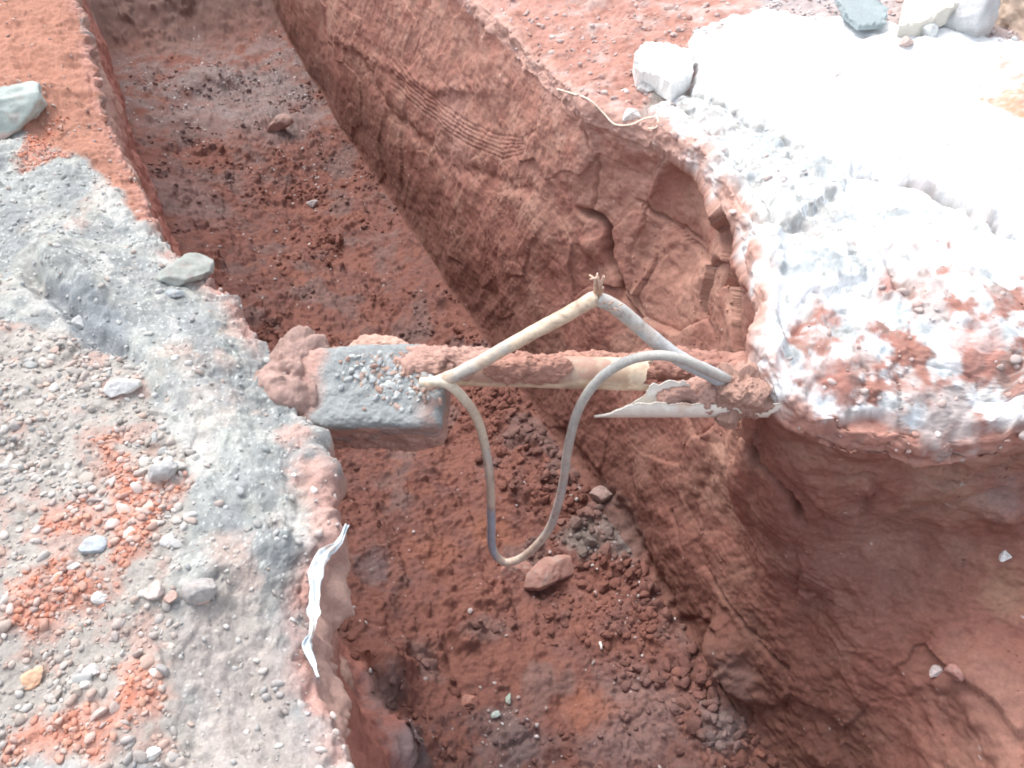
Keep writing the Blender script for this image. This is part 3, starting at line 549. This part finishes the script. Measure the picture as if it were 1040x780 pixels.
# cylindrical white butt on the floor
# ------------------------------------------------------------------ tubes
def spline(pts, n):
    pts = np.array(pts, float); K = len(pts); e = np.vstack([2 * pts[0] - pts[1], pts, 2 * pts[-1] - pts[-2]]); out = []
    for i in range(K - 1):
        p0, p1, p2, p3 = e[i:i + 4]; t = np.linspace(0, 1, n, endpoint=(i == K - 2))[:, None]
        out.append(.5 * (2 * p1 + (p2 - p0) * t + (2 * p0 - 5 * p1 + 4 * p2 - p3) * t ** 2 + (3 * p1 - p0 - 3 * p2 + p3) * t ** 3))
    return np.concatenate(out)
def tube(path, rad, nr=20, wob=.0):
    path = np.asarray(path); m = len(path); T = np.gradient(path, axis=0); T /= np.linalg.norm(T, axis=1, keepdims=True)
    rad = np.broadcast_to(rad, (m,)).astype(float); ref = np.cross(T[0], [0.13, .2, 1.]); ref /= np.linalg.norm(ref); V = []
    for i in range(m):
        ref = ref - T[i] * (ref @ T[i]); ref /= np.linalg.norm(ref); b = np.cross(T[i], ref); a = np.linspace(0, 2 * math.pi, nr, endpoint=False)
        V.append(path[i] + rad[i] * (np.cos(a)[:, None] * ref + np.sin(a)[:, None] * b))
    V = np.concatenate(V)
    if wob: 
        cen = np.repeat(path, nr, 0); dirs = V - cen; V = cen + dirs * (1 + wob * fbm(V, 40, 3, 8))[:, None]
    F_ = []
    i = np.arange(m - 1)[:, None] * nr; j = np.arange(nr)[None]; j2 = (j + 1) % nr
    F_ = np.stack([(i + j), (i + j2), (i + nr + j2), (i + nr + j)], -1).reshape(-1, 4)
    n0 = len(V); V = np.vstack([V, path[0], path[-1]]); jj = np.arange(nr)
    capa = np.stack([np.full(nr, n0), (jj + 1) % nr, jj, jj], 1); capb = np.stack([np.full(nr, n0 + 1), (m - 1) * nr + jj, (m - 1) * nr + (jj + 1) % nr, (m - 1) * nr + (jj + 1) % nr], 1)
    tri = np.vstack([capa[:, :3], capb[:, :3]]); q3 = np.vstack([F_[:, [0, 1, 2]], F_[:, [0, 2, 3]]])
    return V, np.vstack([q3, tri])
def empty(name, loc):
    o = bpy.data.objects.new(name, None); scn.collection.objects.link(o); o.location = tuple(loc); o.empty_display_size = .05; return o
def part(name, V, Fc, col, m, parent, smooth=True):
    o = mesh_obj(name, np.asarray(V) - np.array(parent.location), Fc, col, m, parent, smooth); return o
def cable_col(V, base, dirt, stain, seed):
    c = np.tile(np.array(base, float), (len(V), 1)); c = mix(c, dirt, sm(fbm(V, 22, 4, seed), -.05, .4) * .8); c = mix(c, stain, sm(fbm(V, 11, 3, seed + 4), .1, .35) * .75)
    return mix(c, (.3, .2, .16), sm(vn(V, 90, seed + 7), .45, .7) * .6)
# thick cable : two straight lengths meeting at the torn apex
t_ = empty('thick_cable', at_y(608, 302, 1.62))
p1 = spline([at_y(434, 391, 1.52), at_y(452, 385, 1.52), at_y(475, 375, 1.525), at_y(530, 344, 1.56), at_y(575, 320, 1.60), at_y(600, 305, 1.62), at_y(608, 303, 1.62)], 14)
p2 = spline([at_y(606, 303, 1.62), at_y(628, 314, 1.62), at_y(660, 341, 1.60), at_y(690, 364, 1.58), at_y(716, 377, 1.57), at_y(738, 388, 1.58)], 14)
V, Fc = tube(p1, np.linspace(.0165, .0195, len(p1)), 20, .10); part('sheath', V, Fc, cable_col(V, (.66, .53, .40), (.50, .36, .27), (.44, .44, .42), 3), M_cable, t_)
V, Fc = tube(p2, np.linspace(.0185, .021, len(p2)), 20, .12); c = cable_col(V, (.50, .48, .45), (.54, .43, .36), (.34, .38, .40), 5); c = mix(c, (.52, .58, .62), sm(V[:, 0], .30, .42) * .7); part('sheath', V, Fc, c, M_cable, t_)
VV, FF, CC = [], [], []; off = 0; rng = np.random.default_rng(5)
for k in range(11):
    a0 = at_y(603 + rng.uniform(-1, 9), 306, 1.62); hgt = rng.uniform(10, 26); b0 = at_y(603 + rng.uniform(-2, 11), 306 - hgt, 1.62 + rng.uniform(-.01, .01))
    V, Fc = tube(spline([a0, (a0 + b0) / 2 + rng.normal(size=3) * .0015, b0, b0 + rng.normal(size=3) * .006], 5), np.linspace(.005, .0022, 15), 6); VV.append(V); FF.append(Fc + off); off += len(V)
for k in range(12):
    a0 = at_y(612 + rng.uniform(0, 22), 306 + rng.uniform(0, 10), 1.605); b0 = a0 + np.array([rng.uniform(-.01, .015), -.01, rng.uniform(-.002, .018)])
    V, Fc = tube(spline([a0, (a0 + b0) / 2, b0], 4), np.linspace(.0025, .0012, 8), 5); VV.append(V); FF.append(Fc + off); off += len(V)
V = np.vstack(VV); part('torn_end', V, np.vstack(FF), cable_col(V, (.66, .48, .38), (.5, .3, .2), (.7, .6, .5), 7), M_cable, t_)
tag(t_, 'thick cream cable bent to a peak with a frayed torn tip above the pipe', 'cable')
# thin cable : hanging loop
lp = [at_y(428, 388, 1.53), at_y(452, 389, 1.51), at_y(472, 406, 1.52), at_y(487, 432, 1.55), at_y(497, 480, 1.53), at_y(499, 530, 1.52), at_y(500, 556, 1.52), at_y(512, 571, 1.52), at_y(532, 565, 1.52), at_y(556, 540, 1.52),
      at_y(570, 500, 1.53), at_y(577, 455, 1.54), at_y(588, 415, 1.55), at_y(608, 386, 1.55), at_y(636, 367, 1.55), at_y(668, 361, 1.54), at_y(696, 366, 1.54), at_y(722, 378, 1.55), at_y(745, 388, 1.58)]
pth = spline(lp, 14); V, Fc = tube(pth, .0128, 20, .06); c = cable_col(V, (.62, .53, .44), (.50, .38, .31), (.44, .43, .42), 12)
lft = (V[:, 0] < -.05) & (V[:, 2] < -.25); c = mix(c, (.32, .40, .52), lft * sm(fbm(V, 9, 3, 15), -.25, .1) * .75)
c = mix(c, (.72, .66, .52), (V[:, 0] < -.05) * sm(V[:, 2], -.38, -.2) * .7); c = mix(c, (.40, .44, .44), (V[:, 0] > .12) * sm(V[:, 2], -.5, -.2) * .6)
o = mesh_obj('thin_cable', V, Fc, c, M_cable); tag(o, 'thin hanging cable forming a deep loop below the pipe', 'cable')
# ------------------------------------------------------------------ pipes
def shell(y0, z0, x0f, x1f, r, th, a0, a1, nx=160, na=36, seed=1, xr=(0, 1)):
    """broken pipe wall between angles a0..a1, ends x0f(a), x1f(a), with inner and outer skin"""
    A = np.linspace(a0, a1, na); VV = []
    for rr in (r, r - th):
        for a in A:
            xa, xb = x0f(a), x1f(a); X = np.linspace(xa, xb, nx); VV.append(np.stack([X, y0(X) - rr * math.cos(a), z0(X) + rr * math.sin(a)], 1))
    V = np.concatenate(VV); Fq = []
    g = lambda l, i, j: (l * na + i) * nx + j
    i = np.arange(na - 1)[:, None]; j = np.arange(nx - 1)[None]
    Fq.append(np.stack([g(0, i, j), g(0, i + 1, j), g(0, i + 1, j + 1), g(0, i, j + 1)], -1).reshape(-1, 4)); Fq.append(np.stack([g(1, i, j), g(1, i, j + 1), g(1, i + 1, j + 1), g(1, i + 1, j)], -1).reshape(-1, 4))
    for ii in (0, na - 1): jj = np.arange(nx - 1); Fq.append(np.stack([g(0, ii, jj), g(0, ii, jj + 1), g(1, ii, jj + 1), g(1, ii, jj)], -1))
    for jj in (0, nx - 1): ii = np.arange(na - 1); Fq.append(np.stack([g(0, ii, jj), g(1, ii, jj), g(1, ii + 1, jj), g(0, ii + 1, jj)], -1))
    return V, np.concatenate(Fq)
def jag(x, amp, seed, sl=0): return lambda a: x + sl * a + amp * float(fbm(np.array([[a * 1.0, seed, 0.]]), 1.7, 4, seed)[0])
L0, R0 = at_y(452, 374, 1.62), at_y(655, 380, 1.62)
r1 = 17 * 2.22 / F; zc = lambda x: np.interp(x, [L0[0], R0[0]], [L0[2] - .002, R0[2] - .002]); yc = lambda x: 1.62 + 0 * x
V, Fc = shell(yc, zc, lambda a: L0[0] - .05, jag(R0[0], .05, 3), r1, .005, -math.pi, math.pi * .98, 200, 48)
c = np.tile(np.array([.70, .56, .42]), (len(V), 1)); c = mix(c, (.46, .30, .21), sm(fbm(V * [1, 2, 2], 18, 5, 21, .65), -.05, .25) * .75); c = mix(c, (.40, .24, .19), sm(fbm(V, 5, 4, 22) + (V[:, 2] - L0[2]) * 14 - .25 * sm(V[:, 0], .12, .2), .0, .2) * .95)
c = mix(c, (.50, .40, .30), sm(fbm(V * [1, 1, 1], 45, 3, 25), .05, .25) * .55)
o = mesh_obj('broken_pipe', V, Fc, c, M_pipe); tag(o, 'cream pipe with a ragged broken right end under crusted red earth', 'pipe')
La, Ra = at_y(606, 404, 1.55), at_y(800, 405, 1.55); r2 = 23 * 2.2 / F
yc2 = lambda x: 1.575 + 0 * x; z2 = float(at_y(700, 414, 1.575 - .0)[2]) + r2 * .80
# half pipe, open top, torn to a point at the left
V, Fc = shell(yc2, lambda x: z2 + 0 * x, lambda a: La[0] + .085 * abs(a + .75) ** 1.2 + .02 * float(vn(np.array([[a * 3, 1., 0]]), 1, 3)[0]), lambda a: Ra[0] + .1, r2, .006, -math.pi * .98, .42, 200, 48)
mjag = .010 * fbm(V * [1, 0, 0], 55, 3, 31) * sm(V[:, 2], z2 - .01, z2 + .01); V[:, 2] += mjag
c = np.tile(np.array([.84, .80, .72]), (len(V), 1)); c = mix(c, (.62, .40, .30), sm(fbm(V, 18, 4, 27), .2, .5) * .6)
o = mesh_obj('broken_pipe', V, Fc, c, M_pipe); tag(o, 'lower split pipe half with a pointed torn left end holding red earth', 'pipe')
# white torn flap standing over it
def sheet(name, uvy, th, color, label, cat, m=M_film, seed=1, crumple=.01, dirt=None):
    """thin ragged sheet through a ring of points"""
    pts = np.array([at_y(*q) if len(q) == 3 else hh(q[0], q[1])[0] for q in uvy]); cen = pts.mean(0)
    ring = spline(np.vstack([pts, pts[:1]]), 8); n = len(ring); lv = 10; V = []
    for k in range(lv + 1):
        t = k / lv; r_ = cen + (ring - cen) * t; V.append(r_)
    V = np.concatenate(V); nrm = np.linalg.svd(pts - cen)[2][2]; nrm = nrm * (1 if nrm @ (np.array([0, 0, CAMH]) - cen) > 0 else -1)
    V = V + nrm * (crumple * fbm(V, 25, 4, seed))[:, None]; d = V - cen; V = V + d * (.12 * fbm(V, 60, 3, seed + 3))[:, None]
    i = np.arange(lv)[:, None]; j = np.arange(n)[None]; j2 = (j + 1) % n; Fq = np.stack([i * n + j, i * n + j2, (i + 1) * n + j2, (i + 1) * n + j], -1).reshape(-1, 4)
    m_ = len(V); V2 = np.vstack([V, V - nrm * th]); Fb = Fq[:, ::-1] + m_; jj = np.arange(n); e0 = lv * n
    side = np.stack([e0 + jj, e0 + m_ + jj, e0 + m_ + (jj + 1) % n, e0 + (jj + 1) % n], 1)
    c = np.tile(np.array(color, float), (len(V2), 1)); c = mix(c, dirt or (.6, .45, .38), sm(fbm(V2, 30, 4, seed + 6), .15, .45) * .7)
    o = mesh_obj(name, V2, np.vstack([Fq, Fb, side]), c, m); return tag(o, label, cat)
sheet('pipe_shard', [(640, 411, 1.545), (652, 404, 1.55), (658, 396, 1.56), (664, 390, 1.565), (670, 391, 1.565), (680, 387, 1.57), (691, 389, 1.57), (695, 387, 1.57), (706, 396, 1.57), (722, 408, 1.56), (690, 416, 1.55), (660, 415, 1.545)], .004, (.84, .82, .76), 'white curved shard of torn pipe rising above the lower split pipe', 'pipe shard', M_pipe, 4, .006)
# lumps of earth resting on and around the pipes
def lump(name, cen, dims, label, color, cat='soil', seed=1, rough=.22, m=M_soil, colfn=None, sub=4, parent=None, boxy=2.0, rot=0, tilt=0, fac=.5):
    t = ICO[4][0]; f = ICO[4][1]
    if sub > 4: t, f = ico(sub)
    q = (np.abs(t) ** boxy).sum(1) ** (-1 / boxy); V = t * q[:, None] * np.array(dims)
    ct, st_ = math.cos(tilt), math.sin(tilt); V = V @ np.array([[1, 0, 0], [0, ct, st_], [0, -st_, ct]]); cr, sr = math.cos(rot), math.sin(rot); V = V @ np.array([[cr, sr, 0], [-sr, cr, 0], [0, 0, 1]])
    s = min(dims); X = V + seed * 3.1; V = V + t * (s * rough * (fbm(X, .7 / s, 5, seed, .6)))[:, None] * 2
    f1_, f2_, hd, vc = worley(X + .3 * s * np.stack([vn(X, 2 / s, 1), vn(X, 2 / s, 2), vn(X, 2 / s, 3)], 1), .75 / s, seed); hi = (hd * 9e6).astype(np.int32); z0 = np.zeros(len(X), np.int32)
    V = V + t * (.007 * fbm(X, 45, 4, 3, .65))[:, None]; V = V + t * (s * fac * ((vc * np.stack([hf(hi, z0, z0, k) - .5 for k in (1, 2, 3)], 1)).sum(1)) * 1.3)[:, None]
    W = V + np.array(cen); color = desat(color, .75); c = np.tile(np.array(color, float), (len(V), 1)) * (1 + .2 * fbm(X, 2 / s, 4, seed + 5))[:, None]
    if colfn: c = colfn(W, c, t)
    o = mesh_obj(name, V, f, c, m); o.location = tuple(cen); return tag(o, label, cat, {'soil_lump': 'lumps of red earth on and around the pipes', 'earth_block': 'earth blocks broken off the trench sides'}.get(name))
def on_pipe(u, v, y, wpx, hpx, dy, label, color=(.42, .19, .14), seed=1, **k):
    p = at_y(u, v, y); d = proj(p)[2]; return lump('soil_lump', p, (wpx / 2 * d / F, dy, hpx / 2 * d / F * 1.2), label, color, seed=seed, sub=5, **k)
on_pipe(455, 368, 1.625, 130, 22, .05, 'low crust of dusty earth on the left end of the cream pipe', (.45, .24, .19), 3, rough=.3)
on_pipe(533, 374, 1.60, 92, 30, .035, 'red earth crust on the cream pipe under the thick cable', (.42, .19, .14), 4, rough=.3)
on_pipe(600, 367, 1.66, 110, 12, .03, 'thin ridge of red earth behind the ragged pipe end', (.42, .19, .14), 5, rough=.3)
on_pipe(716, 400, 1.57, 110, 22, .045, 'red earth filling the lower split pipe below the cable ends', (.46, .24, .19), 6, rough=.3)
on_pipe(752, 398, 1.56, 46, 38, .05, 'rounded red earth lump where both cables enter the right bank', (.40, .21, .16), 7, rough=.4, fac=1.1, boxy=3)
on_pipe(700, 372, 1.72, 150, 20, .06, 'dark red earth saddle behind the cable ends', (.38, .17, .13), 8, rough=.3)
# the encased stub reaching out of the left bank
def stubcol(W, c, t):
    g = np.tile(np.array([.29, .31, .312]), (len(W), 1)); g = mix(g, (.37, .39, .385), sm(fbm(W, 12, 5, 51), .0, .4) * .6); low_ = sm(-t[:, 1] * .8 - t[:, 2] + .22 * fbm(W, 12, 4, 52), -.02, .12)
    g = mix(g, (.46, .29, .24), low_); g = mix(g, (.25, .23, .23), low_ * sm(fbm(W, 12, 4, 55), .0, .3) * .6)
    g = mix(g, (.42, .27, .23), sm(W[:, 0], -.27, -.19) * sm(fbm(W, 14, 4, 53), -.3, .1) * .8)
    g = mix(g, (.44, .28, .24), sm(-W[:, 0] + .06 * fbm(W, 12, 4, 57), .475, .52)); return g * (1 + .12 * fbm(W, 60, 3, 58))[:, None]
cst = at_y(386, 402, 1.60)
stub = lump('concrete_stub', (cst[0] - .02, 1.585, -.143), (.20, .115, .098), 'grey concrete encased stub with crushed stone on top jutting from the left bank', (.4, .42, .43), 'concrete stub', 7, .10, M_soil, stubcol, 6, boxy=9, tilt=.36, fac=.10)
bpy.context.view_layer.update(); sv = np.empty(len(stub.data.vertices) * 3); stub.data.vertices.foreach_get('co', sv); sv = sv.reshape(-1, 3) + np.array(stub.location); su, sv_, sd_ = proj(sv)
# loose chips on the stub
rng = np.random.default_rng(3); VV, FF, CC = [], [], []; off = 0
for k in range(460):
    shp, f = rock_shape(1, rng); u = rng.normal(400, 28); v = 376 + rng.normal(0, 15) + (u - 400) * .22
    if not (326 < u < 452 and 355 < v < 415): continue
    d = ray(u, v); o3 = np.array([0, 0, CAMH]); cand = np.where((abs(su - u) < 3) & (abs(sv_ - v) < 3))[0]
    if not len(cand): continue
    p = sv[cand[sd_[cand].argmin()]]; r = .0025 + .0115 * rng.random() ** 2.4
    VV.append(shp * r * [1.2, .9, .7] @ rotm(rng.normal(size=3), 1.).T + p - np.array([0, 0, r * .3])); FF.append(f + off); off += len(shp); CC.append(np.tile(np.array([(.42, .44, .44), (.34, .36, .37), (.50, .52, .51), (.36, .24, .20), (.40, .30, .26)][rng.integers(5)]), (len(shp), 1)))
tag(mesh_obj('stone_chips', np.vstack(VV), np.vstack(FF), np.vstack(CC), M_stone, smooth=False), 'crushed stone chips lying on the grey concrete stub', 'chips', kind='stuff')
p = at_y(292, 385, 1.62); lump('soil_lump', p + np.array([.025, 0, -.06]), (.08, .14, .14), 'tall red earth lump between the left bank and the concrete stub', (.36, .215, .18), seed=11, sub=5, rough=.35, boxy=3, fac=.5)
p = at_y(330, 420, 1.62); lump('soil_lump', (p[0], p[1], -.2), (.11, .10, .10), 'brown earth packed under the left end of the concrete stub', (.34, .20, .165), seed=12, sub=5, rough=.35, boxy=3, fac=.5)
p = at_y(462, 352, 1.7); lump('soil_lump', at_y(385, 352, 1.69), (.085, .035, .022), 'small reddish crumbly lump on the back edge of the concrete stub', (.54, .30, .23), seed=13, rough=.3)
# ------------------------------------------------------------------ sheets, twine, slabs
def strip(name, uv, wpx, label, cat, color=(.86, .88, .88), z=-.05, seed=2, lift=.006):
    ctr = spline([at(u, v, z_) for u, v, z_ in uv], 12); m = len(ctr); ctr[:, 2] += .012; ctr[:, 0] += .008; wd = np.interp(np.linspace(0, 1, m), np.linspace(0, 1, len(wpx)), wpx) * 1.75 / F; nw = 9; V = []
    T = np.gradient(ctr, axis=0); T /= np.linalg.norm(T, axis=1, keepdims=True); cam_ = np.array([0, 0, CAMH])
    for i in range(m):
        vd = cam_ - ctr[i]; vd /= np.linalg.norm(vd); nrm = np.array([.5, -.1, .85]); b = np.cross(T[i], nrm); b /= np.linalg.norm(b)
        s = np.linspace(-.5, .5, nw)[:, None]; jl = 1 + .6 * float(vn(ctr[i][None], 60, seed)[0]); V.append(ctr[i] + b * s * wd[i] * jl + nrm * (.003 * np.sin(s * 9 + i * .13)))
    V = np.concatenate(V); V += .003 * np.stack([fbm(V, 35, 4, k) for k in (1, 2, 3)], 1); i = np.arange(m - 1)[:, None] * nw; j = np.arange(nw - 1)[None]
    Fq = np.stack([i + j, i + j + 1, i + nw + j + 1, i + nw + j], -1).reshape(-1, 4); c = np.tile(np.array(color), (len(V), 1)); c = mix(c, (.40, .50, .56), sm(fbm(V, 35, 4, seed), -.05, .25) * .7); c = mix(c, (.5, .34, .27), sm(fbm(V, 28, 4, seed + 8), .1, .35) * .7)
    o = mesh_obj(name, V, Fq, c, M_film); md = o.modifiers.new('thickness', 'SOLIDIFY'); md.thickness = .002; return tag(o, label, cat)
strip('plastic_strip', [(349, 536, -.05), (340, 556, -.06), (326, 568, -.05), (318, 585, -.05), (316, 620, -.05), (314, 645, -.06), (310, 660, -.07), (320, 690, -.07)], [5, 7, 13, 15, 10, 5, 8, 3], 'white torn plastic strip hanging on the edge of the left bank', 'plastic')
def lime(name, pts, label, col_=(.82, .86, .88), seed=1, dirt=(.62, .72, .78)): return sheet(name, pts, .004, col_, label, 'plastic', M_film, seed, .010, dirt)
tw = [hh(u, v)[0] + np.array([0, 0, .012]) for u, v in ((566, 93), (580, 98), (598, 104), (612, 117), (624, 129), (640, 130), (654, 124), (667, 122), (666, 132), (658, 134))]
V, Fc = tube(spline(tw, 10), .0032, 8); tag(mesh_obj('twine', V, Fc, np.array([.80, .70, .58]), M_cable), 'thin pale twine curling over the rim left of the white crust', 'twine')
# slab, dark sheet and mound in the far corner
def slab(name, uvz, th, color, label, cat, seed=1, tilt=0):
    top = np.array([at(u, v, z) for u, v, z in uvz]); n = len(top); rng = np.random.default_rng(seed); ring = []
    for i in range(n):
        a, b = top[i], top[(i + 1) % n]
        for t in np.linspace(0, 1, 9)[:-1]: ring.append(a + (b - a) * t)
    ring = np.array(ring); m = len(ring); cen = ring.mean(0); V = [cen[None] + (ring - cen) * t for t in (0.01, .3, .6, .85, .97, 1.)]; V[-1] = V[-1] - [0, 0, .003]; V[-2:] = [x + rng.normal(size=(m, 3)) * .004 for x in V[-2:]]; V.append(ring - [0, 0, th]); V.append(cen + (ring - cen) * .01 - [0, 0, th])
    V = np.concatenate(V); V[:, 2] += .0015 * fbm(V, 8, 3, seed); L_ = 8; i = np.arange(L_ - 1)[:, None]; j = np.arange(m)[None]; j2 = (j + 1) % m
    Fq = np.stack([i * m + j, i * m + j2, (i + 1) * m + j2, (i + 1) * m + j], -1).reshape(-1, 4); c = np.tile(np.array(color, float), (len(V), 1)) * (1 + .15 * fbm(V, 12, 4, seed))[:, None]
    if cen[2] < 9: Fq = Fq if True else Fq
    return tag(mesh_obj(name, V, Fq, c, M_stone, smooth=False), label, cat)
slab('concrete_slab', [(914, 26, .13), (921, -8, .16), (935, -40, .18), (1010, -40, .22), (985, -2, .19), (955, 12, .16), (935, 22, .14)], .07, (.68, .65, .58), 'flat cream concrete slab lying above the big boulder', 'slab', 3)
slab('white_stone', [(644, 54, .10), (656, 42, .11), (680, 43, .11), (706, 52, .10), (703, 72, .08), (684, 86, .07), (668, 76, .07), (647, 70, .08)], .07, (.80, .80, .78), 'large flat white stone on red earth at the rim above the white crust', 'stone', 9)
slab('dark_sheet', [(848, -4, .14), (880, -8, .14), (902, 8, .14), (898, 24, .12), (872, 26, .12), (858, 14, .13)], .02, (.30, .35, .36), 'dark blue grey broken sheet lying in the far rubble', 'sheet', 4)
p = at(1052, 20, .08); lump('earth_mound', (p[0] + .03, p[1], .05), (.17, .26, .24), 'tan earth mound rising at the far right edge', (.62, .45, .34), 'mound', 21, .25, M_wall, sub=5)
# small white butt
p, n, dep = hh(610, 657); V, Fc = tube(np.array([p + [0, -.014, .008], p + [0.0, 0, .010], p + [-.004, .014, .012]]), .005, 12); tag(mesh_obj('white_butt', V, Fc, np.array([.86, .82, .78]), M_film), 'small white cylindrical butt on the red trench floor', 'butt')
